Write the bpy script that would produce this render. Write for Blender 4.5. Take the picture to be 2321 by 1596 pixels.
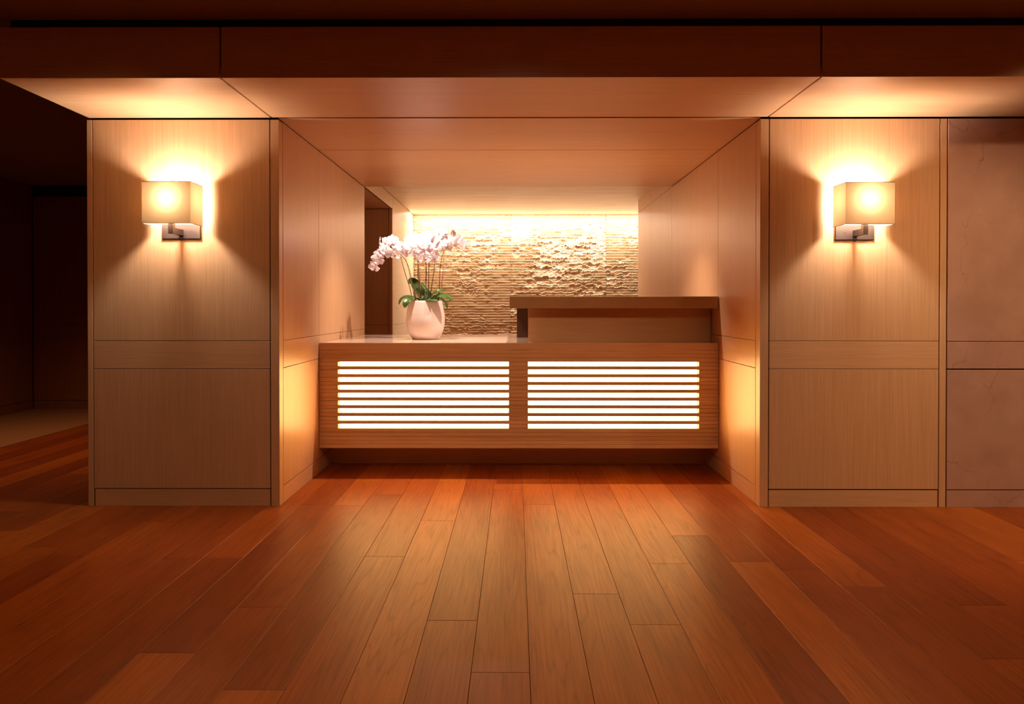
import bpy, math, random
import numpy as np
from mathutils import Vector, Matrix, Euler
R = math.radians
for o in list(bpy.data.objects): bpy.data.objects.remove(o)
sc = bpy.context.scene
col = sc.collection
random.seed(7)

# ------------------------------------------------------------------ camera
CAMZ = 1.1275
FPX = 24.0/36.0*2321.0
PITCH, YAW = R(0.43), R(0.30)
cam_data = bpy.data.cameras.new('camera')
cam_data.sensor_fit = 'HORIZONTAL'; cam_data.sensor_width = 36.0; cam_data.lens = 24.0
CY = 697 + FPX*math.tan(PITCH)
cam_data.shift_x = 0.0
cam_data.shift_y = -(798-CY)/2321.0
cam_data.clip_start = 0.05
cam = bpy.data.objects.new('camera', cam_data); col.objects.link(cam)
cam.location = (0, 0, CAMZ)
cam.rotation_euler = (math.pi/2-PITCH, 0, YAW)
sc.camera = cam

# ------------------------------------------------------------------ world and exposure
w = bpy.data.worlds.new('world'); sc.world = w; w.use_nodes = True
w.node_tree.nodes['Background'].inputs[0].default_value = (1.0, 0.55, 0.28, 1)
w.node_tree.nodes['Background'].inputs[1].default_value = 0.0
sc.view_settings.view_transform = 'Standard'
sc.view_settings.look = 'None'
sc.view_settings.gamma = 1.0
sc.view_settings.exposure = 0.45
sc.view_settings.use_curve_mapping = False

# ------------------------------------------------------------------ lights: alcove spots, stone wash and added unseen fill spots
WARM = (1.0, 0.63, 0.34)
PINK = (1.0, 0.81, 0.67)
def spot(name, loc, target, watts, angle, blend=0.6, radius=0.02, color=WARM):
    d = bpy.data.lights.new(name, 'SPOT'); d.energy = watts; d.color = color
    d.spot_size = R(angle); d.spot_blend = blend; d.shadow_soft_size = radius
    o = bpy.data.objects.new(name, d); col.objects.link(o); o.location = loc
    o.rotation_euler = (Vector(target)-Vector(loc)).to_track_quat('-Z', 'Y').to_euler()
    return o
# small spots in the alcove ceiling above the counter
for x in (-0.74, 0.03, 0.76):
    spot('alcove_downlight', (x, 4.86, 2.185), (x, 5.25, 0), 92, 92, 0.9, 0.012, PINK)
# added fill spots above the frame, lifting the lobby's ambient light
for x, y, p in ((-1.4, 0.6, 26), (0.9, 0.6, 60), (0.0, 2.4, 10)):
    spot('lobby_fill_spot', (x, y, 2.46), (x, y, 0), p, 158, 1.0, 0.05, (1.0, 0.74, 0.48))
spot('marble_fill_spot', (2.7, 2.1, 2.46), (2.7, 3.85, 0.5), 115, 84, 1.0, 0.04, WARM)  # unseen spot added to brighten the marble and right pier
spot('desk_fill_spot', (0.0, 1.3, 2.46), (0.0, 4.63, 0.40), 150, 50, 1.0, 0.20, WARM)  # extra fill from out of view, added to lift the desk front
spot('pier_fill_spot', (-1.9, 2.0, 2.46), (-1.9, 3.85, 0.4), 17, 80, 1.0, 0.04, WARM)  # added wash, no fixture, to lighten the lower left pier
# linear wash light set flush in the niche ceiling, raking down the stone wall
d = bpy.data.lights.new('stone_wash_light', 'AREA'); d.shape = 'RECTANGLE'; d.size = 3.3; d.size_y = 0.05; d.energy = 60; d.color = (1.0, 0.92, 0.84)
o = bpy.data.objects.new('stone_wash_light', d); col.objects.link(o); o.location = (0.35, 8.66, 2.337); o.rotation_euler = (R(8), 0, 0)
spot('corridor_fill_spot', (-3.7, 5.3, 2.46), (-3.7, 5.6, 0), 62, 110, 0.9, 0.04, (1.0, 0.5, 0.22))  # unseen fill added to bring up the corridor floor and walls

# ------------------------------------------------------------------ materials
def newmat(name):
    m = bpy.data.materials.new(name); m.use_nodes = True
    nt = m.node_tree; b = nt.nodes['Principled BSDF']
    return m, nt, b
def N(nt, t, **kw):
    n = nt.nodes.new(t)
    for k, v in kw.items(): setattr(n, k, v)
    return n
def L(nt, a, b): nt.links.new(a, b)
def math_n(nt, op, a, b=None):
    n = N(nt, 'ShaderNodeMath', operation=op)
    for i, v in enumerate((a, b)):
        if v is None: continue
        if isinstance(v, (int, float)): n.inputs[i].default_value = v
        else: L(nt, v, n.inputs[i])
    return n.outputs[0]
def ramp(nt, fac, stops):
    r = N(nt, 'ShaderNodeValToRGB')
    e = r.color_ramp.elements
    while len(e) < len(stops): e.new(0.5)
    for i, (p, c) in enumerate(stops):
        e[i].position = p; e[i].color = (*c, 1) if len(c) == 3 else c
    L(nt, fac, r.inputs[0]); return r.outputs[0]
def mixc(nt, fac, a, b, mode='MIX'):
    n = N(nt, 'ShaderNodeMix', data_type='RGBA', blend_type=mode)
    if isinstance(fac, (int, float)): n.inputs[0].default_value = fac
    else: L(nt, fac, n.inputs[0])
    for i, v in ((6, a), (7, b)):
        if isinstance(v, tuple): n.inputs[i].default_value = (*v, 1)
        else: L(nt, v, n.inputs[i])
    return n.outputs[2]
def tex_coord(nt, scale):
    tc = N(nt, 'ShaderNodeTexCoord'); mp = N(nt, 'ShaderNodeMapping')
    mp.inputs['Scale'].default_value = scale
    L(nt, tc.outputs['Object'], mp.inputs[0]); return mp.outputs[0]
def noise(nt, vec, scale, detail=3, rough=0.55):
    n = N(nt, 'ShaderNodeTexNoise'); n.inputs['Scale'].default_value = scale
    n.inputs['Detail'].default_value = detail; n.inputs['Roughness'].default_value = rough
    L(nt, vec, n.inputs['Vector']); return n.outputs['Fac']

def wood(name, axis, dark=(0.61, 0.35, 0.175), light=(0.72, 0.43, 0.235), rough=0.36, band=0.28):
    m, nt, b = newmat(name)
    s = {'x': (0.012, 1, 1), 'y': (1, 0.012, 1), 'z': (1, 1, 0.012)}[axis]
    v1 = tex_coord(nt, tuple(k*320 for k in s)); v2 = tex_coord(nt, tuple(k*28 for k in s))
    fine = noise(nt, v1, 1.0, 2); broad = noise(nt, v2, 1.0, 3)
    f = math_n(nt, 'ADD', math_n(nt, 'MULTIPLY', fine, 1-band), math_n(nt, 'MULTIPLY', broad, band))
    c = ramp(nt, f, [(0.36, dark), (0.62, light)])
    L(nt, c, b.inputs['Base Color'])
    b.inputs['Roughness'].default_value = rough
    b.inputs['Specular IOR Level'].default_value = 0.36
    bp = N(nt, 'ShaderNodeBump'); bp.inputs['Strength'].default_value = 0.06; bp.inputs['Distance'].default_value = 0.001
    L(nt, fine, bp.inputs['Height']); L(nt, bp.outputs[0], b.inputs['Normal'])
    return m
WZ = wood('oak_veneer_vertical', 'z'); WX = wood('oak_veneer_horizontal', 'x'); WY = wood('oak_veneer_lengthwise', 'y')
WS = wood('oak_slats', 'x', (0.50, 0.275, 0.12), (0.72, 0.435, 0.225), 0.42, 0.6)
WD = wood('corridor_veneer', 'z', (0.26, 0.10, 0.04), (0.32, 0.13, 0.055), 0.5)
def plain(name, c, rough=0.6, metal=0.0, **kw):
    m, nt, b = newmat(name)
    v = tex_coord(nt, (1, 1, 1)); f = noise(nt, v, 35.0, 3)
    cc = ramp(nt, f, [(0.3, tuple(k*0.93 for k in c)), (0.7, c)])
    L(nt, cc, b.inputs['Base Color']); b.inputs['Roughness'].default_value = rough
    b.inputs['Metallic'].default_value = metal
    return m
DARK = plain('dark_reveal', (0.012, 0.007, 0.004), 0.9)
PLASTER = plain('painted_ceiling', (0.30, 0.205, 0.11), 0.8)
def marble(name, base, alt, vein, rough, vs=2.2, stretch=(1, 1, 1), veinw=0.012):
    m, nt, b = newmat(name)
    v = tex_coord(nt, stretch)
    n1 = noise(nt, v, 3.0, 6, 0.6)
    c = ramp(nt, n1, [(0.35, base), (0.65, alt)])
    ds = N(nt, 'ShaderNodeTexNoise'); ds.inputs['Scale'].default_value = 3.5; ds.inputs['Detail'].default_value = 5
    L(nt, v, ds.inputs['Vector'])
    vadd = N(nt, 'ShaderNodeVectorMath', operation='MULTIPLY_ADD')
    L(nt, ds.outputs['Color'], vadd.inputs[0]); vadd.inputs[1].default_value = (0.45, 0.45, 0.45); L(nt, v, vadd.inputs[2])
    vo = N(nt, 'ShaderNodeTexVoronoi', feature='DISTANCE_TO_EDGE'); vo.inputs['Scale'].default_value = vs
    L(nt, vadd.outputs[0], vo.inputs['Vector'])
    k = ramp(nt, vo.outputs['Distance'], [(0.0, (1, 1, 1)), (veinw, (0, 0, 0))])
    msk = ramp(nt, noise(nt, v, 2.1, 2), [(0.45, (0, 0, 0)), (0.62, (1, 1, 1))])
    kk = math_n(nt, 'MULTIPLY', k, msk)
    kk = math_n(nt, 'MULTIPLY', kk, 0.55)
    L(nt, mixc(nt, kk, c, vein), b.inputs['Base Color'])
    b.inputs['Roughness'].default_value = rough
    return m
MARBLE = marble('rose_marble', (0.46, 0.27, 0.205), (0.56, 0.345, 0.27), (0.25, 0.11, 0.07), 0.42)
TOPSTONE = marble('counter_stone', (0.40, 0.23, 0.10), (0.48, 0.28, 0.13), (0.24, 0.12, 0.05), 0.3, 5.0)
POLISHED = marble('polished_surface', (0.62, 0.44, 0.33), (0.70, 0.52, 0.40), (0.45, 0.28, 0.2), 0.12)
NICHEC = marble('pale_travertine', (0.80, 0.64, 0.42), (0.93, 0.82, 0.64), (0.55, 0.38, 0.2), 0.5, 2.0, (0.5, 5.0, 1))
NICHEW = wood('lit_veneer', 'y', (0.62, 0.44, 0.25), (0.74, 0.55, 0.34), 0.4)  # paler than the oak: brightness of the lit niche wall put into colour
STONE = plain('split_stone', (0.78, 0.57, 0.36), 0.75)
DARKGLASS = plain('dark_polished_panel', (0.10, 0.045, 0.03), 0.08)
BRONZE = plain('bronze_metal', (0.035, 0.020, 0.018), 0.42, 0.1)
LANDING = plain('landing_stone', (0.40, 0.19, 0.085), 0.6)

# floor planks: tint per plank from a face attribute, long grain along y
def floor_mat():
    m, nt, b = newmat('plank_wood')
    at = N(nt, 'ShaderNodeAttribute', attribute_name='tint')
    sep = N(nt, 'ShaderNodeSeparateColor'); L(nt, at.outputs['Color'], sep.inputs[0])
    tc = N(nt, 'ShaderNodeTexCoord')
    off = N(nt, 'ShaderNodeVectorMath', operation='MULTIPLY_ADD')
    L(nt, at.outputs['Color'], off.inputs[0]); off.inputs[1].default_value = (7, 23, 31); L(nt, tc.outputs['Object'], off.inputs[2])
    def mp(s):
        n = N(nt, 'ShaderNodeMapping'); n.inputs['Scale'].default_value = s; L(nt, off.outputs[0], n.inputs[0]); return n.outputs[0]
    # cathedral grain: distorted bands across the plank
    nz = noise(nt, mp((8, 0.5, 8)), 1.0, 2, 0.4)
    rings = math_n(nt, 'FRACT', math_n(nt, 'MULTIPLY', nz, 16.0))
    rings = math_n(nt, 'ABSOLUTE', math_n(nt, 'SUBTRACT', rings, 0.5))
    rings = math_n(nt, 'MULTIPLY', rings, 2.0)
    ringc = ramp(nt, rings, [(0.0, (0.50, 0.42, 0.36)), (0.30, (1, 1, 1))])
    fine = noise(nt, mp((170, 3.5, 170)), 1.0, 3)
    blot = noise(nt, mp((7, 1.6, 7)), 1.0, 4)
    base = ramp(nt, sep.outputs[0], [(0.0, (0.22, 0.043, 0.006)), (0.35, (0.33, 0.073, 0.009)), (0.7, (0.43, 0.115, 0.013)), (1.0, (0.53, 0.17, 0.020))])
    c = mixc(nt, 0.36, base, ringc, 'MULTIPLY')
    fr = ramp(nt, fine, [(0.3, (0.80, 0.76, 0.72)), (0.62, (1.06, 1.06, 1.06))])
    c = mixc(nt, 0.7, c, fr, 'MULTIPLY')
    br = ramp(nt, blot, [(0.3, (0.70, 0.66, 0.62)), (0.6, (1.1, 1.1, 1.1))])
    c = mixc(nt, 0.6, c, br, 'MULTIPLY')
    L(nt, c, b.inputs['Base Color'])
    b.inputs['Specular IOR Level'].default_value = 0.20
    rr = ramp(nt, fine, [(0.3, (0.46,)*3), (0.7, (0.38,)*3)]); L(nt, rr, b.inputs['Roughness'])
    bp = N(nt, 'ShaderNodeBump'); bp.inputs['Strength'].default_value = 0.12; bp.inputs['Distance'].default_value = 0.001
    L(nt, fine, bp.inputs['Height']); L(nt, bp.outputs[0], b.inputs['Normal'])
    return m
FLOORM = floor_mat()

def emissive(name, c, s):
    m, nt, b = newmat(name)
    b.inputs['Base Color'].default_value = (0.8, 0.8, 0.8, 1)
    b.inputs['Emission Color'].default_value = (*c, 1); b.inputs['Emission Strength'].default_value = s
    return m
PANELGLOW = emissive('backlit_diffuser', (1.0, 0.62, 0.22), 10.5)
BULBGLOW = emissive('lamp_bulb_glow', (1.0, 0.90, 0.79), 390)

# ------------------------------------------------------------------ mesh helpers
def link_mesh(name, verts, faces, mat, parent=None, smooth=False):
    me = bpy.data.meshes.new(name); me.from_pydata([tuple(v) for v in verts], [], faces)
    me.update()
    if mat: me.materials.append(mat)
    if smooth:
        for p in me.polygons: p.use_smooth = True
    o = bpy.data.objects.new(name, me); col.objects.link(o)
    if parent: o.parent = parent
    return o
class MB:
    def __init__(s): s.v = []; s.f = []
    def box(s, x0, x1, y0, y1, z0, z1):
        n = len(s.v)
        s.v += [(x0,y0,z0),(x1,y0,z0),(x1,y1,z0),(x0,y1,z0),(x0,y0,z1),(x1,y0,z1),(x1,y1,z1),(x0,y1,z1)]
        s.f += [tuple(n+i for i in q) for q in ((0,3,2,1),(4,5,6,7),(0,1,5,4),(1,2,6,5),(2,3,7,6),(3,0,4,7))]
        return s
    def add(s, v, f):
        n = len(s.v); s.v += [tuple(a) for a in v]; s.f += [tuple(n+i for i in q) for q in f]; return s
    def build(s, name, mat, parent=None, bevel=0.0, smooth=False):
        o = link_mesh(name, s.v, s.f, mat, parent, smooth)
        if bevel:
            m = o.modifiers.new('bevel', 'BEVEL'); m.width = bevel; m.segments = 2; m.limit_method = 'ANGLE'
        return o
def box(name, x0, x1, y0, y1, z0, z1, mat, parent=None, bevel=0.0):
    return MB().box(x0, x1, y0, y1, z0, z1).build(name, mat, parent, bevel)
def struct(o): o['kind'] = 'structure'; return o
def tag(o, label, cat, group=None):
    o['label'] = label; o['category'] = cat
    if group: o['group'] = group
    return o
def empty(name, loc, label, cat, group=None):
    o = bpy.data.objects.new(name, None); col.objects.link(o); o.location = loc; o.empty_display_size = 0.1
    return tag(o, label, cat, group)
def sample(pts, n):
    P = [Vector(p) for p in pts]; P = [P[0]*2-P[1]] + P + [P[-1]*2-P[-2]]
    out = []
    segs = len(P)-3
    for i in range(n+1):
        u = i/n*segs; k = min(int(u), segs-1); t = u-k
        a, b, c, d = P[k:k+4]
        out.append(0.5*((2*b) + (c-a)*t + (2*a-5*b+4*c-d)*t*t + (3*b-3*c+d-a)*t**3))
    return out
def tube(mb, pts, r0, r1, n=24, sides=8):
    S = sample(pts, n); rings = []
    for i, p in enumerate(S):
        t = (S[min(i+1, n)]-S[max(i-1, 0)]).normalized()
        a = t.cross(Vector((0.3, 1, 0.1))).normalized(); b = t.cross(a)
        r = r0+(r1-r0)*i/n
        rings.append([p+a*r*math.cos(2*math.pi*k/sides)+b*r*math.sin(2*math.pi*k/sides) for k in range(sides)])
    v = [q for rg in rings for q in rg]
    f = [(i*sides+k, i*sides+(k+1) % sides, (i+1)*sides+(k+1) % sides, (i+1)*sides+k) for i in range(n) for k in range(sides)]
    f += [tuple(range(sides))[::-1], tuple(n*sides+k for k in range(sides))]
    mb.add(v, f)
def lathe(profile, n=64):
    v = []; f = []
    for r, z in profile:
        for k in range(n):
            a = 2*math.pi*k/n; v.append((r*math.cos(a), r*math.sin(a), z))
    for i in range(len(profile)-1):
        for k in range(n):
            f.append((i*n+k, i*n+(k+1) % n, (i+1)*n+(k+1) % n, (i+1)*n+k))
    return v, f

# ------------------------------------------------------------------ key dimensions (metres)
XL, XR = -1.337, 1.378          # faces of the alcove side walls
XO = -2.425                     # outer left edge of the left pier
Y0 = 3.855                      # front face of the piers
YB = 6.04                       # back end of alcove walls
ZS = 2.20                       # soffit
ZA = 2.196                      # alcove ceiling
ZC = 2.475                      # lobby ceiling
ZN = 2.340                      # niche ceiling
RZ0, RZ1, BZ = 0.780, 0.938, 0.097
G = 0.0027                      # joint

# ------------------------------------------------------------------ floor
def build_floor():
    rnd = random.Random(3)
    w_ = 0.1816; x_off = 0.0439; gap = 0.0011
    joints = {-4: [4.10, 2.0], -3: [3.08, 1.2], -2: [3.6, 1.55], -1: [2.45], 0: [4.22, 2.10], 1: [3.9, 1.7],
              2: [2.68, 4.75], 3: [2.42, 4.5], 4: [3.0, 1.4], 5: [3.37, 1.5]}
    # joints index: plank row k spans x_off+(k-1)*w .. x_off+k*w
    tints = {-3: [0.42, 0.80, 0.50], -2: [0.62, 0.85, 0.42], -1: [0.25, 0.38, 0.36], 0: [0.3, 0.55, 0.66, ], 1: [0.45, 0.72, 0.30],
             2: [0.4, 0.60, 0.35], 3: [0.35, 0.55, 0.22], 4: [0.55, 0.72, 0.5]}
    V = []; F = []; T = []
    k0 = int(math.floor((-4.138-x_off)/w_)); k1 = int(math.ceil((4.25-x_off)/w_))
    for k in range(k0, k1+1):
        xa = max(x_off+(k-1)*w_, -4.138); xb = min(x_off+k*w_, 4.25)
        if xb-xa < 0.01: continue
        js = sorted(joints.get(k, []))
        if not js: js = [rnd.uniform(0.2, 2.0)]
        while js[0] > -3.6: js.insert(0, js[0]-rnd.uniform(1.3, 2.1))
        while js[-1] < 9.0: js.append(js[-1]+rnd.uniform(1.3, 2.1))
        for a, b in zip(js[:-1], js[1:]):
            t = rnd.random()
            t = 0.06+0.62*t
            if k in tints and 1.0 < (a+b)/2 < 5.5:
                t = min(0.95, max(0.05, tints[k][(len(T)) % len(tints[k])]+rnd.uniform(-.06, .06)))
            n = len(V); g = gap; e = 0.0012
            x0, x1, y0, y1 = xa+g/2, xb-g/2, a+g/2, min(b, 9.0)-g/2
            dz = rnd.uniform(-0.0002, 0.0)
            V += [(x0,y0,-0.004),(x1,y0,-0.004),(x1,y1,-0.004),(x0,y1,-0.004),
                  (x0,y0,dz-e),(x1,y0,dz-e),(x1,y1,dz-e),(x0,y1,dz-e),
                  (x0+e,y0+e,dz),(x1-e,y0+e,dz),(x1-e,y1-e,dz),(x0+e,y1-e,dz)]
            fs = [(8,9,10,11),(0,1,5,4),(1,2,6,5),(2,3,7,6),(3,0,4,7),(4,5,9,8),(5,6,10,9),(6,7,11,10),(7,4,8,11)]
            F += [tuple(n+i for i in q) for q in fs]
            c = (t, rnd.random(), rnd.random(), 1.0)
            T += [c]*len(fs)
    # dark bed below the planks
    n = len(V); V += [(-4.138,-3.6,-0.004),(4.25,-3.6,-0.004),(4.25,9.0,-0.004),(-4.138,9.0,-0.004)]; F.append((n,n+1,n+2,n+3)); T.append((0.0,0,0,1))
    o = link_mesh('floor', V, F, FLOORM)
    o.data.materials.append(DARK); o.data.polygons[-1].material_index = 1
    at = o.data.attributes.new('tint', 'FLOAT_COLOR', 'FACE')
    at.data.foreach_set('color', np.array(T, dtype=np.float32).ravel())
    struct(o)
build_floor()
struct(box('floor_landing', -5.40, -4.1383, -3.6, 7.6, -0.05, 0.004, LANDING, None, 0.002))

# ------------------------------------------------------------------ wall cladding helper
def boards(parent, axis, a0, a1, face, thick, side, z_top, mats=None, name='wood_panel', rail='rail_panel', splits=()):
    """panels between a0..a1 along axis; face = visible plane; side = +1 when the core lies on the + side of the face"""
    mz, mr = mats or (WZ, WX if axis == 'x' else WY)
    back = face+side*thick
    lo, hi = min(face, back), max(face, back)
    cuts = [a0, *splits, a1]
    for i in range(len(cuts)-1):
        p0 = cuts[i]+(G/2 if i else 0); p1 = cuts[i+1]-(G/2 if i < len(cuts)-2 else 0)
        for nm, z0, z1, mt in ((name, BZ+0.005, RZ0-G/2, mz), (rail, RZ0+G/2, RZ1-G/2, mr), (name, RZ1+G/2, z_top, mz)):
            if axis == 'x': box(nm, p0, p1, lo, hi, z0, z1, mt, parent, 0.0012)
            else: box(nm, lo, hi, p0, p1, z0, z1, mt, parent, 0.0012)

T_ = 0.018
# left pier and alcove left wall
wl = struct(box('wall_left', XO+T_, XL-T_, Y0+T_, YB, 0, 2.33, DARK))
boards(wl, 'x', -2.390, -1.391, Y0, T_, 1, 2.188)
box('corner_trim', XO, -2.395, Y0, Y0+T_+0.03, 0, 2.188, WZ, wl, 0.0015)
box('corner_trim', -1.385, XL, Y0, Y0+0.062, 0, 2.188, WZ, wl, 0.0015)
boards(wl, 'y', 3.922, YB, XL, T_, -1, 2.190, splits=(4.633,))
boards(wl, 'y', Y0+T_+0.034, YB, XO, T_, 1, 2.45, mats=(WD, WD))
struct(box('baseboard_left', -2.386, -1.392, Y0+0.001, Y0+T_, 0, BZ, WX, None, 0.0015))
struct(box('baseboard_alcove_left', XL-T_, XL-0.001, 3.922, YB, 0, BZ, WY, None, 0.0015))
# opening behind: vestibule on the left
wv = struct(box('wall_vestibule', -2.42, XL-0.002, 7.44, 9.05, 0, 2.60, DARK))
box('wood_panel', -2.40, -1.378, 7.42, 7.44, RZ1+G/2, 2.194, WZ, wv, 0.001)
box('wood_panel', -2.40, -1.378, 7.42, 7.44, BZ, RZ1-G/2, WZ, wv, 0.001)
box('door_jamb', -1.373, XL, 7.405, 7.44, 0, 2.197, WZ, wv, 0.001)
struct(box('wall_vestibule_side', -2.45, -2.42, YB, 7.44, 0, 2.60, WD))
struct(box('ceiling_vestibule', -2.42, XL-0.004, YB, 7.44, 2.20, 2.335, WX))
# niche left wall and header above the opening
wn = struct(box('wall_niche_left', XL-0.003, XL, 7.446, 8.95, 0, RZ1-G/2, NICHEW))
box('wood_panel', XL-0.003, XL, 7.446, 8.95, RZ1+G/2, ZN-0.004, NICHEW, wn)
struct(box('trim_4', XL-0.016, XL, YB+0.002, 7.44, 2.2, ZN-0.004, NICHEW, None, 0.001))

# right pier, marble wall and alcove right wall
wr = struct(box('wall_right', XR+T_, 4.2, Y0+T_, 7.69, 0, 2.33, DARK))
boards(wr, 'x', 1.431, 2.382, Y0, T_, 1, 2.188)
box('corner_trim', XR, 1.425, Y0, Y0+0.068, 0, 2.188, WZ, wr, 0.0015)
box('corner_trim', 2.388, 2.424, Y0, Y0+T_, 0, 2.188, WZ, wr, 0.0015)
boards(wr, 'y', 3.928, 7.69, XR, T_, 1, 2.190, splits=(4.655, YB))
box('marble_panel', 2.431, 4.2, Y0-0.002, Y0+T_, BZ+0.004, RZ0-0.004, MARBLE, wr, 0.002)
box('marble_rail', 2.431, 4.2, Y0-0.002, Y0+T_, RZ0+0.003, RZ1-0.003, MARBLE, wr, 0.001)
box('marble_panel', 2.431, 4.2, Y0-0.002, Y0+T_, RZ1, 2.188, MARBLE, wr, 0.002)
struct(box('baseboard_right', 1.431, 2.380, Y0+0.001, Y0+T_, 0, BZ-0.002, WX, None, 0.0015))
struct(box('baseboard_marble', 2.431, 4.2, Y0-0.001, Y0+T_, 0, BZ-0.001, MARBLE, None, 0.0015))
struct(box('baseboard_alcove_right', XR+0.001, XR+T_, 3.928, 7.69, 0, BZ, WY, None, 0.0015))
box('wood_panel', XR, XR+T_, YB+0.002, 7.69, 2.192, ZN, WZ, wr)

# header: three fascia/soffit sections with dark reveals between
for i, (xa, xb) in enumerate(((-2.415, -1.3845), (-1.3755, 1.4175), (1.4265, 4.2))):
    struct(box('trim_%d' % (i+1), xa, xb, 3.190, Y0+0.006 if i != 1 else Y0, ZS, 2.4376, WX, None, 0.0012))
struct(box('ceiling_header_backing', -2.40, 4.2, 3.205, Y0+0.02, 2.26, 2.4376, DARK))
struct(box('trim_5', -2.366, 4.2, 3.200, 3.30, 2.4376, ZC, DARK))  # solid black strip: shade of the gap above the header put into colour
struct(box('trim_6', -2.415, -2.366, 3.192, Y0, 2.4376, ZC, PLASTER))
# alcove ceiling: two veneered boards with a joint
ca = struct(box('ceiling_alcove_backing', XL-0.01, XR+0.01, 3.87, YB-0.002, 2.215, 2.335, DARK))
box('ceiling_board', XL-0.004, XR+0.004, Y0+0.008, 4.633, ZA, 2.215, WX, ca, 0.001)
box('ceiling_board', XL-0.004, XR+0.004, 4.641, YB, ZA, 2.215, WX, ca, 0.001)
# niche ceiling, stops just short of the stone
struct(box('ceiling_niche', XL, 3.2, YB, 8.93, ZN, ZN+0.03, NICHEC))
# lobby ceiling
cm = MB(); cm.box(-5.40, 4.3, -3.6, 3.200, ZC, ZC+0.05); cm.box(-5.40, -2.415, 3.200, 7.6, ZC, ZC+0.05)
struct(cm.build('ceiling', PLASTER))
# corridor on the left
wc = struct(box('wall_corridor_back', -5.40, -2.45, 7.535, 7.60, 0, ZC, DARK))
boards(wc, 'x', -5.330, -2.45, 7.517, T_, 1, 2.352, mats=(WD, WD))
struct(box('baseboard_corridor_back', -5.33, -2.45, 7.517, 7.535, 0, BZ, WD))
wk = struct(box('wall_corridor_left', -5.42, -5.355, -3.6, 7.6, 0, ZC, DARK))
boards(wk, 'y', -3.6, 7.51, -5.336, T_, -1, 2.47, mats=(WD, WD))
struct(box('baseboard_corridor_left', -5.354, -5.336, -3.6, 7.51, 0, BZ, WD))
# walls out of view that close the lobby
struct(box('wall_lobby_right', 4.2, 4.3, -3.6, 7.7, 0, ZC, MARBLE))
struct(box('wall_lobby_rear', -5.4, 4.3, -3.7, -3.6, 0, ZC, WZ))
struct(box('wall_staff_right', 3.1, 3.2, 7.69, 9.1, 0, ZN, NICHEW))

# ------------------------------------------------------------------ split-face stone wall
def vnoise(x, y, seed):
    xi = np.floor(x).astype(np.int64); yi = np.floor(y).astype(np.int64)
    fx = x-xi; fy = y-yi; fx = fx*fx*(3-2*fx); fy = fy*fy*(3-2*fy)
    def h(a, b):
        n = (a*374761393 + b*668265263 + seed*974634777) & 0xffffffff
        n = ((n ^ (n >> 13))*1274126177) & 0xffffffff
        return ((n ^ (n >> 16)) & 0xffff)/65535.0
    return (h(xi, yi)*(1-fx)+h(xi+1, yi)*fx)*(1-fy)+(h(xi, yi+1)*(1-fx)+h(xi+1, yi+1)*fx)*fy
def fbm(x, y, seed, o=3, g=0.5):
    s = 0; a = 1; t = 0
    for i in range(o):
        s = s+a*vnoise(x*2**i, y*2**i, seed+i*17); t += a; a *= g
    return s/t
def lin(x, y, seed):
    # one-dimensional-looking angular noise: straight segments along x, blended along y
    y = np.broadcast_to(y, x.shape)
    xi = np.floor(x).astype(np.int64); yi = np.floor(y).astype(np.int64)
    fx = x-xi; fy = y-yi
    def h(a, b):
        n = (a*374761393 + b*668265263 + seed*974634777) & 0xffffffff
        n = ((n ^ (n >> 13))*1274126177) & 0xffffffff
        return ((n ^ (n >> 16)) & 0xffff)/65535.0
    return (h(xi, yi)*(1-fx)+h(xi+1, yi)*fx)*(1-fy)+(h(xi, yi+1)*(1-fx)+h(xi+1, yi+1)*fx)*fy
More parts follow.
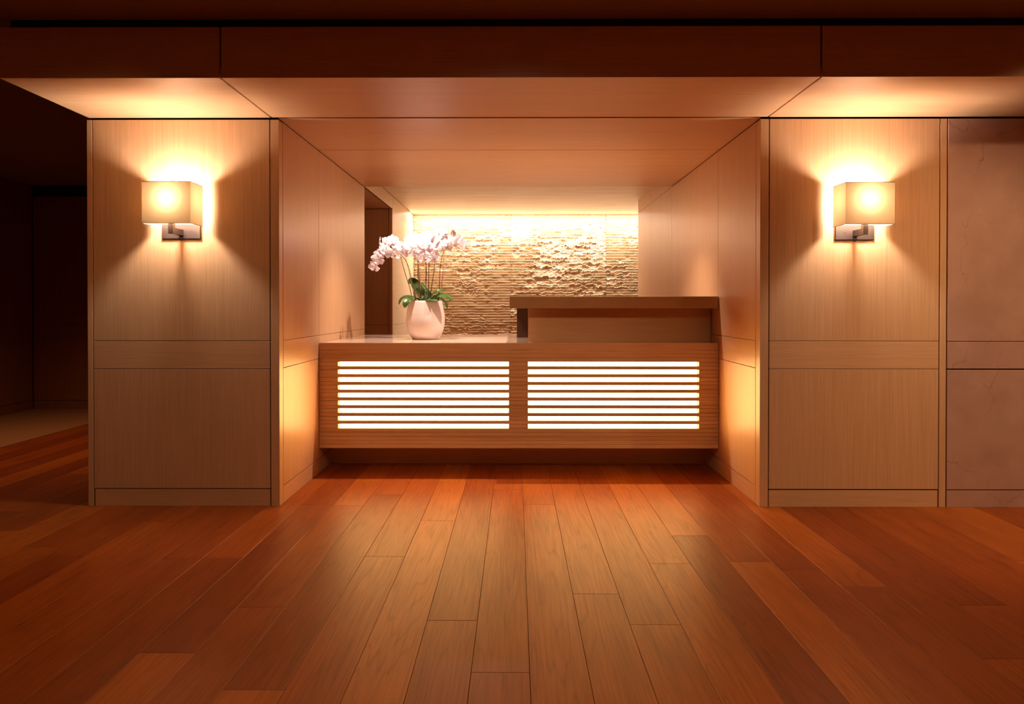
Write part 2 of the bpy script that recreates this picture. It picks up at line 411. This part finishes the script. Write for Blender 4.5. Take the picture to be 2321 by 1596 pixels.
def stone_wall():
    parent = struct(box('wall_back', XL-0.05, 3.2, 9.0, 9.10, 0, 2.60, STONE))
    pitch = 0.0345
    z_seam = 1.267
    pieces = [(XL, -0.062, 0.40, z_seam), (XL, -0.062, z_seam, 2.46), (-0.062, 1.186, 0.40, z_seam), (-0.062, 1.186, z_seam, 2.46), (1.186, 2.45, 0.40, z_seam), (1.186, 2.45, z_seam, 2.46)]
    amp0 = [0.75, 0.75, 1.0, 1.3, 0.9, 1.05]
    for i, (xa, xb, za, zb) in enumerate(pieces):
        xa += 0.0015; xb -= 0.0015; za += 0.001; zb -= 0.001
        dx, dz = 0.0040, 0.0020
        nx = int((xb-xa)/dx)+1; nz = int((zb-za)/dz)+1
        X, Z = np.meshgrid(np.linspace(xa, xb, nx), np.linspace(za, zb, nz))
        # how broken the fins are: calm straight stretches, chipped stretches, more towards the top
        act = np.clip((fbm(X*1.6, Z*3.2, 5+i, 2)-0.30)*2.2, 0, 1)*amp0[i]
        act = np.clip(act+0.25*np.clip((Z-1.3)/0.8, 0, 1), 0.05, 1.25)
        T = z_seam-Z
        def jag(row):
            y = row*7.13+0.5
            n = lin(X*32, y, 11+i)*0.5+lin(X*75, y, 12+i)*0.3+lin(X*170, y, 14+i)*0.2-0.5
            on = np.clip((lin(X*7.5, y, 13+i)-0.55+0.45*act)*5, 0, 1)
            return pitch*1.9*n*on*np.clip(act, 0.35, 1.0)
        k0 = np.floor(T/pitch)
        bt = k0*pitch+jag(k0); bb = (k0+1)*pitch+jag(k0+1)
        row = np.where(T < bt, k0-1, np.where(T >= bb, k0+1, k0))
        bt = row*pitch+jag(row)
        t = np.maximum(T-bt, 0)                    # metres below this row's ledge
        y = row*5.7+0.5
        broke = np.clip((lin(X*11, y, 61+i)*0.6+lin(X*38, y, 62+i)*0.4-0.80+0.36*act)*6, 0, 1)
        d = 0.028*(1-0.80*broke)
        lw = 0.0065
        prof = np.where(t < lw, t/lw, 1-0.97*np.clip((t-lw)/(pitch-lw), 0, 1.3))
        # small chips inside the broken stretches
        p2 = 0.015; t2 = T+(lin(X*50, T*20, 71+i)-0.5)*0.030+(lin(X*150, T*60, 72+i)-0.5)*0.014
        u2 = t2/p2-np.floor(t2/p2)
        chip = np.where(u2 < 0.38, u2/0.38, (1-u2)/0.62)
        chipm = np.clip((lin(X*16, T*34, 73+i)-0.66+0.30*act)*6, 0, 1)
        h = 0.012+d*prof+0.009*chip*chipm+0.0015*vnoise(X*90, Z*90, 90+i)
        Yv = 9.0-0.02-h
        V = np.stack([X.ravel(), Yv.ravel(), Z.ravel()], 1)
        idx = np.arange(nx*nz).reshape(nz, nx)
        Fc = np.stack([idx[:-1, :-1].ravel(), idx[:-1, 1:].ravel(), idx[1:, 1:].ravel(), idx[1:, :-1].ravel()], 1)
        me = bpy.data.meshes.new('stone_panel')
        me.vertices.add(len(V)); me.vertices.foreach_set('co', V.astype(np.float32).ravel())
        me.loops.add(Fc.size); me.loops.foreach_set('vertex_index', Fc.ravel().astype(np.int32))
        me.polygons.add(len(Fc)); me.polygons.foreach_set('loop_start', np.arange(0, Fc.size, 4, dtype=np.int32))
        me.update(calc_edges=True); me.validate()
        me.materials.append(STONE)
        o = bpy.data.objects.new('stone_panel', me); col.objects.link(o); o.parent = parent
stone_wall()

# ------------------------------------------------------------------ reception desk
YF = 4.630; ZT = 0.887
desk = empty('reception_desk', (0, YF, 0), 'long oak veneered reception desk with two backlit slatted front openings', 'reception desk')
def dpart(o): o.matrix_parent_inverse = Matrix.Translation((0, -YF, 0)); return o
xa, xb = XL+0.003, XR-0.003
dpart(box('toe_kick', xa, xb, 4.925, 4.945, 0, 0.20, WX, desk))
carc = MB(); carc.box(xa, xb, 4.72, 4.75, 0.175, 0.8376); carc.box(xa, xb, 4.66, 5.2, 0.171, 0.185)
dpart(carc.build('carcass', WX, desk))
pit = 0.05285; hb = pit/2
z_top_open = 0.7577
lat = MB(); op = [(-1.2075, -0.0467), (0.085, 1.2435)]
edges = [z_top_open + k*hb for k in range(0, 4)]
# solid boards above
g2 = 0.0016
zz = [0.8376, 0.8117, 0.7857, z_top_open]
for a, b in zip(zz[1:], zz[:-1]): lat.box(xa, xb, YF, YF+0.03, a+g2/2, b-g2/2)
# nine lit openings and the bars between them
z = z_top_open
bars = MB()
for k in range(9):
    za, zb_ = z-0.0292, z
    for p, q in ((xa, op[0][0]), (op[0][1], op[1][0]), (op[1][1], xb)): lat.box(p, q, YF, YF+0.03, za+g2/2, zb_-g2/2)
    if k < 8: lat.box(xa, xb, YF, YF+0.03, z-pit+g2/2, za-g2/2)
    z -= pit
zl = z+pit-0.0292
n = 5
for k in range(n):
    a = zl-(zl-0.171)*(k+1)/n; b = zl-(zl-0.171)*k/n
    lat.box(xa, xb, YF, YF+0.03, a+(g2/2 if k < n-1 else 0), b-g2/2)
dpart(lat.build('slatted_front', WS, desk))
dpart(box('groove_backing', xa, op[0][0]-0.0, YF+0.028, YF+0.034, 0.175, 0.8376, DARK, desk))
dpart(box('groove_backing', op[0][1], op[1][0], YF+0.028, YF+0.034, 0.175, 0.8376, DARK, desk))
dpart(box('groove_backing', op[1][1], xb, YF+0.028, YF+0.034, 0.175, 0.8376, DARK, desk))
for a, b in op:
    o = dpart(box('light_panel', a-0.0, b+0.0, YF+0.052, YF+0.060, 0.30, 0.765, PANELGLOW, desk)); o['label'] = 'glowing white diffuser panel'
ct = dpart(box('countertop', xa, xb, YF, YB-0.005, 0.8386, 0.8855, WX, desk, 0.0008))
so_ = box('stone_surface', xa+0.001, xb-0.001, YF+0.003, YB-0.006, 0.8855, ZT, POLISHED, ct); so_['label'] = 'pale polished stone surface'
rc = empty('raised_counter', (0.67, 5.1, ZT), 'raised counter of thick stone slab on oak riser over the right half of desk', 'raised counter')
def rpart(o): o.matrix_parent_inverse = Matrix.Translation((-0.67, -5.1, -ZT)); return o
rpart(box('riser_panel', 0.089, XR-0.0045, 4.81, 4.84, ZT, 1.1215, WX, rc, 0.001))
o = rpart(box('rear_support', 0.010, XR-0.0045, 5.45, 5.60, ZT, 1.1215, DARKGLASS, rc, 0.001)); o['label'] = 'dark polished support panel'
o = rpart(box('stone_slab', -0.0405, XR-0.004, YF, 5.62, 1.1215, 1.2024, TOPSTONE, rc, 0.002)); o['label'] = 'thick brown stone slab'

# ------------------------------------------------------------------ wall sconces
def shade_mat():
    m, nt, b = newmat('lamp_shade_fabric')
    nt.nodes.remove(b)
    out = [n for n in nt.nodes if n.type == 'OUTPUT_MATERIAL'][0]
    v = tex_coord(nt, (1, 1, 1))
    f = noise(nt, tex_coord(nt, (260, 260, 900)), 1.0, 2)
    c = ramp(nt, f, [(0.3, (0.78, 0.61, 0.40)), (0.7, (0.84, 0.68, 0.46))])
    d = N(nt, 'ShaderNodeBsdfDiffuse'); t = N(nt, 'ShaderNodeBsdfTranslucent'); mx = N(nt, 'ShaderNodeMixShader')
    L(nt, c, d.inputs[0]); tcn = N(nt, 'ShaderNodeMix', data_type='RGBA', blend_type='MULTIPLY'); tcn.inputs[0].default_value = 1
    L(nt, c, tcn.inputs[6]); tcn.inputs[7].default_value = (0.46, 0.38, 0.27, 1); L(nt, tcn.outputs[2], t.inputs[0])
    mx.inputs[0].default_value = 0.10
    L(nt, d.outputs[0], mx.inputs[1]); L(nt, t.outputs[0], mx.inputs[2]); L(nt, mx.outputs[0], out.inputs[0])
    return m
SHADE = shade_mat()
def sconce(loc, label):
    r = empty('wall_sconce', loc, label, 'wall lamp', 'square shaded wall lamps either side of the alcove')
    box('back_plate', -0.1072, 0.1072, -0.010, 0.0, -0.041, 0.041, BRONZE, r, 0.001)
    a = MB(); a.box(-0.013, 0.013, -0.125, -0.010, -0.024, 0.010); a.box(-0.0135, 0.0135, -0.130, -0.104, -0.0245, 0.060); a.box(-0.008, 0.008, -0.125, -0.098, 0.058, 0.087)
    a.build('arm', BRONZE, r, 0.001)
    m = MB(); v, f = lathe([(0.001, 0.020), (0.016, 0.020), (0.017, 0.0), (0.001, 0.0)], 20)
    m.add([(x, y-0.106, z+0.085) for x, y, z in v], f); m.build('socket', BRONZE, r, smooth=False)
    k = MB(); v, f = lathe([(0.0005, -0.052), (0.004, -0.050), (0.005, -0.045), (0.003, -0.041), (0.0005, -0.040)], 16)
    k.add([(x, y-0.006, z) for x, y, z in v], f); k.build('knob', BRONZE, r, smooth=True)
    s = MB(); v, f = lathe([(0.0005, 0), (0.0028, 0.0008), (0.003, 0.002), (0.0005, 0.0025)], 16)
    s.add([(x+0.055, -y-0.010-0.0, z) for x, z, y in v], f); s.build('screw', BRONZE, r, smooth=True)
    t = 0.0015; x = 0.1316; z0, z1 = 0.0262, 0.2514; ya, yb = -0.175, -0.028
    sh = MB()
    P = [(-x, yb), (-x, ya), (x, ya), (x, yb)]; Q = [(-x+t, yb), (-x+t, ya+t), (x-t, ya+t), (x-t, yb)]
    v = [(px, py, z0) for px, py in P]+[(px, py, z0) for px, py in Q]+[(px, py, z1) for px, py in P]+[(px, py, z1) for px, py in Q]
    # single wall surface: thin fabric, both sides share the sheet
    sv = [(px, py, z0) for px, py in P]+[(px, py, z1) for px, py in P]
    sh.add(sv, [(0, 1, 5, 4), (1, 2, 6, 5), (2, 3, 7, 6)])
    so = sh.build('lamp_shade', SHADE, r)
    for zz_ in (z0, z1):
        c = 0.0008; h = 0.0012; rim = MB()
        out_ = [(-x-c, yb), (-x-c, ya-c), (x+c, ya-c), (x+c, yb)]; in_ = [(-x+c, yb), (-x+c, ya+c), (x-c, ya+c), (x-c, yb)]
        vv = [(p, q_, zz_-h) for p, q_ in out_+in_]+[(p, q_, zz_+h) for p, q_ in out_+in_]
        ff = []
        for k_ in range(3):
            ff += [(k_, k_+1, k_+9, k_+8), (k_+5, k_+4, k_+12, k_+13), (k_+1, k_, k_+4, k_+5), (k_+8, k_+9, k_+13, k_+12)]
        ff += [(0, 8, 12, 4), (3, 7, 15, 11)]
        rim.add(vv, ff).build('shade_rim', BRONZE, r)
    bulb = MB(); pr = [(0.0005, 0.1972)]+[(0.036*math.sin(a), 0.163+0.034*math.cos(a)) for a in [i*math.pi/14 for i in range(1, 13)]]+[(0.009, 0.145), (0.0005, 0.144)]
    v, f = lathe(pr, 20); bulb.add([(px, py-0.106, pz-0.0) for px, py, pz in v], f)
    bulb.build('bulb', BULBGLOW, r, smooth=True)
    b = MB(); v, f = lathe([(0.0005, 0.105), (0.009, 0.105), (0.009, 0.144), (0.0005, 0.144)], 16)
    b.add([(px, py-0.106, pz) for px, py, pz in v], f); b.build('bulb_base', BRONZE, r)
    return r
s1 = sconce((-1.887, Y0, 1.5564), 'lit box-shaped fabric wall lamp on the oak pier left of the alcove')
s2 = s1.copy(); col.objects.link(s2); s2.location = (1.9045, Y0, 1.549)
s2['label'] = 'lit box-shaped fabric wall lamp on the oak pier beside the marble wall'
for ch in [c for c in s1.children]:
    c = ch.copy(); col.objects.link(c); c.parent = s2
    if c.name.startswith('screw'): c.location.x = -0.11

# ------------------------------------------------------------------ orchid in a pot
PX, PY = -0.680, 5.16
orch = empty('potted_orchid', (PX, PY, ZT), 'white moth orchid with arching flower stems in a round blush pot on the counter', 'potted plant')
def pot_mat():
    m, nt, b = newmat('glazed_ceramic')
    f = noise(nt, tex_coord(nt, (6, 6, 260)), 1.0, 2)
    b.inputs['Base Color'].default_value = (0.74, 0.61, 0.57, 1)
    b.inputs['Roughness'].default_value = 0.22
    tc = N(nt, 'ShaderNodeTexCoord'); sp = N(nt, 'ShaderNodeSeparateXYZ'); L(nt, tc.outputs['Object'], sp.inputs[0])
    k = ramp(nt, math_n(nt, 'MULTIPLY', sp.outputs[2], 3.4), [(0.35, (0, 0, 0)), (0.6, (1, 1, 1))])
    bp = N(nt, 'ShaderNodeBump'); bp.inputs['Distance'].default_value = 0.004
    L(nt, math_n(nt, 'MULTIPLY', k, 0.28), bp.inputs['Strength'])
    L(nt, f, bp.inputs['Height']); L(nt, bp.outputs[0], b.inputs['Normal'])
    return m
prof = [(0.001, 0.0), (0.094, 0.0), (0.099, 0.003)]
ctrl = [(0.099, 0.003), (0.120, 0.035), (0.137, 0.080), (0.1445, 0.130), (0.1435, 0.175), (0.1375, 0.225), (0.1265, 0.288)]
for p in sample([(a, 0, b) for a, b in ctrl], 36)[1:]: prof.append((p.x, p.z))
prof += [(0.1245, 0.2905), (0.1215, 0.288), (0.130, 0.24), (0.134, 0.2)]
v, f = lathe(prof, 96)
pot = link_mesh('pot', v, f, pot_mat(), orch, True)
v, f = lathe([(0.0005, 0.262), (0.06, 0.264), (0.1255, 0.258), (0.1275, 0.24)], 48)
link_mesh('moss', v, f, plain('moss_filling', (0.10, 0.09, 0.03), 0.9), orch, True)

# reading positions off the photograph's crop of the plant (820,500, 5.7x) into metres round the pot axis
def q(zx, zy, dy=0.0):
    px = 820+zx/5.7; py = 500+zy/5.7
    Y = PY+dy
    u = (px-1160.5)/FPX; v_ = -(py-CY)/FPX
    d = cam_rot @ Vector((u, v_, -1)); t = Y/d.y
    return Vector((d.x*t-PX, dy, CAMZ+d.z*t-ZT))
cam_rot = Euler(cam.rotation_euler).to_matrix()

STEM = plain('orchid_stem', (0.11, 0.06, 0.025), 0.5)
STAKE = plain('support_stake', (0.30, 0.16, 0.11), 0.6)
stems = [
 ([(700,1010),(685,940),(640,750),(590,560),(500,440),(390,420),(280,450),(200,520),(150,600)], -0.04, -0.12),
 ([(650,1010),(628,900),(585,760),(525,560),(480,380),(410,320),(330,300),(240,300)], 0.02, 0.00),
 ([(770,1040),(762,930),(745,800),(728,560),(728,400),(690,300),(620,270),(590,330)], -0.05, 0.01),
 ([(740,1020),(738,880),(725,700),(728,450),(760,300),(840,240),(900,270)], 0.03, 0.06),
 ([(812,1050),(822,880),(836,700),(825,545),(815,430),(800,340),(790,300)], -0.06, -0.08),
 ([(860,1010),(862,880),(866,620),(880,450),(905,380),(940,420)], 0.0, -0.05),
 ([(885,1010),(900,880),(935,640),(948,500),(960,380),(1010,260),(1080,185),(1160,165)], 0.02, 0.05),
 ([(990,1010),(1000,870),(1010,650),(1035,480),(1080,370),(1160,300),(1280,310),(1390,385)], 0.03, 0.04),
]
for pts, d0, d1 in stems:
    m = MB(); P = []
    nn = len(pts)-1
    for i, (a, b) in enumerate(pts):
        p = q(a, b, d0+(d1-d0)*i/nn)
        if i == 0: p = Vector((p.x*0.95, p.y*0.8, 0.262))
        P.append(p)
    tube(m, P, 0.0034, 0.0017, 40, 8)
    m.build('flower_stem', STEM, orch, smooth=True)
for (a, b), (c, d), dy in (((520,262),(700,1000),-0.03), ((1075,225),(1020,1000),0.05), ((1095,450),(985,1010),0.02), ((735,440),(770,1010),0.0), ((830,540),(815,1020),-0.07)):
    m = MB(); p0 = q(c, d, dy); p0.z = 0.262; p1 = q(a, b, dy)
    tube(m, [p0, (p0+p1)/2, p1], 0.0024, 0.0020, 4, 6); m.build('support_stake', STAKE, orch, smooth=True)

def petal_mat():
    m, nt, b = newmat('orchid_petal')
    nt.nodes.remove(b)
    out = [n for n in nt.nodes if n.type == 'OUTPUT_MATERIAL'][0]
    f = noise(nt, tex_coord(nt, (1, 1, 1)), 60, 3)
    c = ramp(nt, f, [(0.3, (0.91, 0.80, 0.86)), (0.7, (0.95, 0.88, 0.92))])
    d = N(nt, 'ShaderNodeBsdfDiffuse'); t = N(nt, 'ShaderNodeBsdfTranslucent'); mx = N(nt, 'ShaderNodeMixShader')
    L(nt, c, d.inputs[0]); L(nt, c, t.inputs[0]); mx.inputs[0].default_value = 0.30
    L(nt, d.outputs[0], mx.inputs[1]); L(nt, t.outputs[0], mx.inputs[2]); L(nt, mx.outputs[0], out.inputs[0])
    return m
PETAL = petal_mat(); LIP = plain('orchid_lip', (0.62, 0.36, 0.20), 0.5); BUD = plain('orchid_bud', (0.55, 0.42, 0.33), 0.5)
def petal(mb, ang, length, width, round_, lift, base=0.003):
    nu, nv = 10, 8; v = []
    ca, sa = math.cos(ang), math.sin(ang)
    for i in range(nu+1):
        t = i/nu; wdt = width*(math.sin(math.pi*min(1, t**round_*0.97+0.03)))**0.62
        if i == nu: wdt = width*0.05
        for j in range(nv+1):
            s = j/nv*2-1
            r = base+length*t; x_ = s*wdt/2
            z_ = lift*math.sin(t*2.2)*length - 0.16*length*s*s*t + 0.05*length*math.sin(s*5)*t*t
            v.append((r*ca-x_*sa, r*sa+x_*ca, z_))
    f = [(i*(nv+1)+j, (i+1)*(nv+1)+j, (i+1)*(nv+1)+j+1, i*(nv+1)+j+1) for i in range(nu) for j in range(nv)]
    mb.add(v, f)
def flower_meshes():
    m = MB()
    petal(m, R(90), 0.040, 0.030, 0.85, 0.10); petal(m, R(222), 0.038, 0.027, 0.85, 0.05); petal(m, R(318), 0.038, 0.027, 0.85, 0.05)
    n = len(m.v); petal(m, R(12), 0.042, 0.050, 0.70, 0.18); petal(m, R(168), 0.042, 0.050, 0.70, 0.18)
    m.v = [(x, y, z+(0.002 if i >= n else 0)) for i, (x, y, z) in enumerate(m.v)]
    me = bpy.data.meshes.new('flower'); me.from_pydata(m.v, [], m.f); me.materials.append(PETAL)
    for p in me.polygons: p.use_smooth = True
    lp = MB()
    tube(lp, [(0, 0.004, 0.002), (0, -0.001, 0.010), (0, -0.009, 0.014), (0, -0.017, 0.010)], 0.0035, 0.0022, 8, 8)
    for s in (-1, 1): tube(lp, [(0, -0.002, 0.008), (s*0.006, 0.000, 0.014), (s*0.008, 0.005, 0.018)], 0.003, 0.0012, 6, 6)
    ml = bpy.data.meshes.new('lip'); ml.from_pydata(lp.v, [], lp.f); ml.materials.append(LIP)
    for p in ml.polygons: p.use_smooth = True
    return me, ml
FM, LM = flower_meshes()
# x, y in the crop; depth offset; facing yaw (deg, + = turned right), tilt (deg, + = facing down), roll, size
blooms = [
 (240,285,-0.01,-75,0,10,1.0),(325,272,-0.01,-20,-15,-15,1.05),(395,258,0.0,10,-10,5,1.1),(305,335,-0.04,-25,5,8,1.1),
 (312,392,-0.06,15,12,-8,1.1),(245,400,-0.05,-35,5,15,0.95),(225,440,-0.08,-10,10,-10,1.0),(200,490,-0.09,20,15,0,1.1),
 (232,535,-0.09,35,25,12,0.8),(150,590,-0.11,-20,25,20,0.95),(172,622,-0.12,20,35,-10,0.75),(370,440,-0.03,20,35,10,1.0),
 (430,455,-0.02,-10,45,-15,0.95),(450,320,0.01,-10,0,0,1.1),(500,345,0.0,15,5,12,1.1),(545,395,-0.01,5,20,-6,0.95),
 (615,262,0.0,-25,-15,-10,1.15),(600,320,-0.01,-10,5,10,1.1),(690,225,0.01,5,-20,0,1.15),(720,300,-0.02,25,0,-12,1.1),
 (640,370,-0.03,-5,12,6,1.1),(590,415,-0.01,-30,20,15,1.0),(665,435,-0.03,15,30,-10,1.0),(760,245,0.0,-15,-10,14,1.1),
 (840,205,0.03,0,-20,0,1.2),(900,262,0.04,20,-5,-15,1.2),(820,265,-0.02,-12,0,10,1.05),(925,305,0.05,25,5,8,1.0),
 (800,325,-0.08,-8,5,-6,1.1),(762,392,-0.08,-30,15,12,1.05),(795,440,-0.09,0,15,-14,1.1),(815,498,-0.10,10,30,8,1.1),
 (780,495,-0.09,-25,35,-5,0.95),(885,350,-0.05,35,0,0,1.1),(915,410,-0.06,20,12,15,1.05),(945,450,-0.05,40,15,-10,1.0),
 (935,500,-0.05,15,35,6,1.0),(1000,165,0.04,-15,-15,-10,1.15),(1050,150,0.05,20,-20,10,1.0),(1175,170,0.05,65,0,0,0.9),
 (1115,245,0.05,10,-5,12,1.05),(1060,290,0.04,-25,5,-8,1.05),(1040,355,0.04,-40,20,10,0.95),(1105,340,0.04,5,20,-5,1.0),
 (1172,290,0.03,10,5,6,1.1),(1245,268,0.03,20,0,-12,1.15),(1300,292,0.03,30,5,10,1.0),(1335,335,0.03,50,20,0,0.8),
]
rnd = random.Random(11)
for i, (a, b, dy, yw, tl, rl, s) in enumerate(blooms):
    o = bpy.data.objects.new('flower', FM); col.objects.link(o); o.parent = orch
    p = q(a, b, dy)
    o.location = p
    # local +z faces the viewer (-Y) then turned
    o.rotation_mode = 'XYZ'
    M = Matrix.Rotation(R(yw), 4, 'Z') @ Matrix.Rotation(R(90+tl), 4, 'X') @ Matrix.Rotation(R(rl), 4, 'Z')
    o.rotation_euler = M.to_euler(); o.scale = (s*1.02,)*3
    l = bpy.data.objects.new('flower_lip', LM); col.objects.link(l); l.parent = o; l.scale = (0.75,)*3
for a, b, dy, s in ((180,650,-0.12,0.9),(1392,385,0.04,0.7),(905,592,-0.06,0.9),(262,228,-0.01,0.6)):
    m = MB(); v, f = lathe([(0.0005, -0.008), (0.004, -0.006), (0.006, 0), (0.004, 0.006), (0.0005, 0.009)], 12)
    p = q(a, b, dy); m.add([(x*s+p.x, y*s+p.y, z*s+p.z) for x, y, z in v], f); m.build('bud', BUD, orch, smooth=True)

def leaf_mat():
    m, nt, b = newmat('orchid_leaf')
    f = noise(nt, tex_coord(nt, (1, 1, 1)), 14, 3)
    c = ramp(nt, f, [(0.35, (0.022, 0.050, 0.008)), (0.65, (0.05, 0.105, 0.014))])
    L(nt, c, b.inputs['Base Color']); b.inputs['Roughness'].default_value = 0.32
    return m
LEAF = leaf_mat()
def leaf(pts, width, nrm=(0, 0, 1), fold=0.25):
    n, nv = 22, 8; S = sample(pts, n); v = []
    nrm = Vector(nrm)
    for i, p in enumerate(S):
        t = i/n; tg = (S[min(i+1, n)]-S[max(i-1, 0)]).normalized()
        side = tg.cross(nrm).normalized(); up = side.cross(tg).normalized()
        wd = width*(0.42+0.58*math.sin(math.pi*min(1, t*0.9+0.08)))*(1 if t < 0.8 else math.sqrt(max(0.0, 1-((t-0.8)/0.2)**2))*0.99+0.01)
        for j in range(nv+1):
            s = j/nv*2-1; v.append(p+side*s*wd/2+up*fold*wd*0.5*s*s)
    f = [(i*(nv+1)+j, (i+1)*(nv+1)+j, (i+1)*(nv+1)+j+1, i*(nv+1)+j+1) for i in range(n) for j in range(nv)]
    o = link_mesh('leaf', v, f, LEAF, orch, True)
    sd = o.modifiers.new('thickness', 'SOLIDIFY'); sd.thickness = 0.0016
base = Vector((0.0, 0.0, 0.262))
def lf(pts, width, nrm, fold=0.2):
    P = []
    for i, (a, b, dy) in enumerate(pts):
        p = q(a, b, dy)
        if i == 0: p.z = max(p.z, 0.255)
        P.append(p)
    leaf(P, width, nrm, fold)
lf([(830,1045,0.02),(790,960,0.04),(720,850,0.05),(650,790,0.04),(590,795,0.01)], 0.078, (0.25,-1.0,0.1), 0.12)
lf([(870,1030,0.04),(850,950,0.06),(800,880,0.07),(745,800,0.07)], 0.060, (0.2,-1.0,0.1), 0.12)
lf([(760,1045,-0.03),(690,1000,-0.08),(600,990,-0.12),(520,1015,-0.13),(478,1090,-0.13)], 0.055, (0,-0.35,1), 0.25)
lf([(730,1050,0.02),(640,1025,-0.03),(575,1055,-0.06),(552,1130,-0.07)], 0.055, (0.2,-0.5,1), 0.25)
lf([(830,1050,-0.02),(880,985,-0.05),(960,930,-0.07),(1030,905,-0.06),(1095,915,-0.04)], 0.052, (0,-0.45,1), 0.3)
lf([(840,1055,-0.04),(920,1010,-0.09),(1010,985,-0.11),(1090,1000,-0.11),(1165,1050,-0.10)], 0.055, (0,-0.3,1), 0.25)
lf([(860,1050,0.02),(950,980,0.01),(1050,960,0.0),(1130,1000,-0.01),(1180,1060,-0.01)], 0.055, (0,-0.3,1), 0.25)
lf([(900,1050,0.05),(1000,1010,0.07),(1070,1060,0.08),(1105,1140,0.08)], 0.05, (0.2,-0.3,1), 0.25)
lf([(800,1055,-0.05),(820,1035,-0.09),(900,1030,-0.13),(980,1040,-0.15)], 0.045, (0,-0.5,1), 0.2)
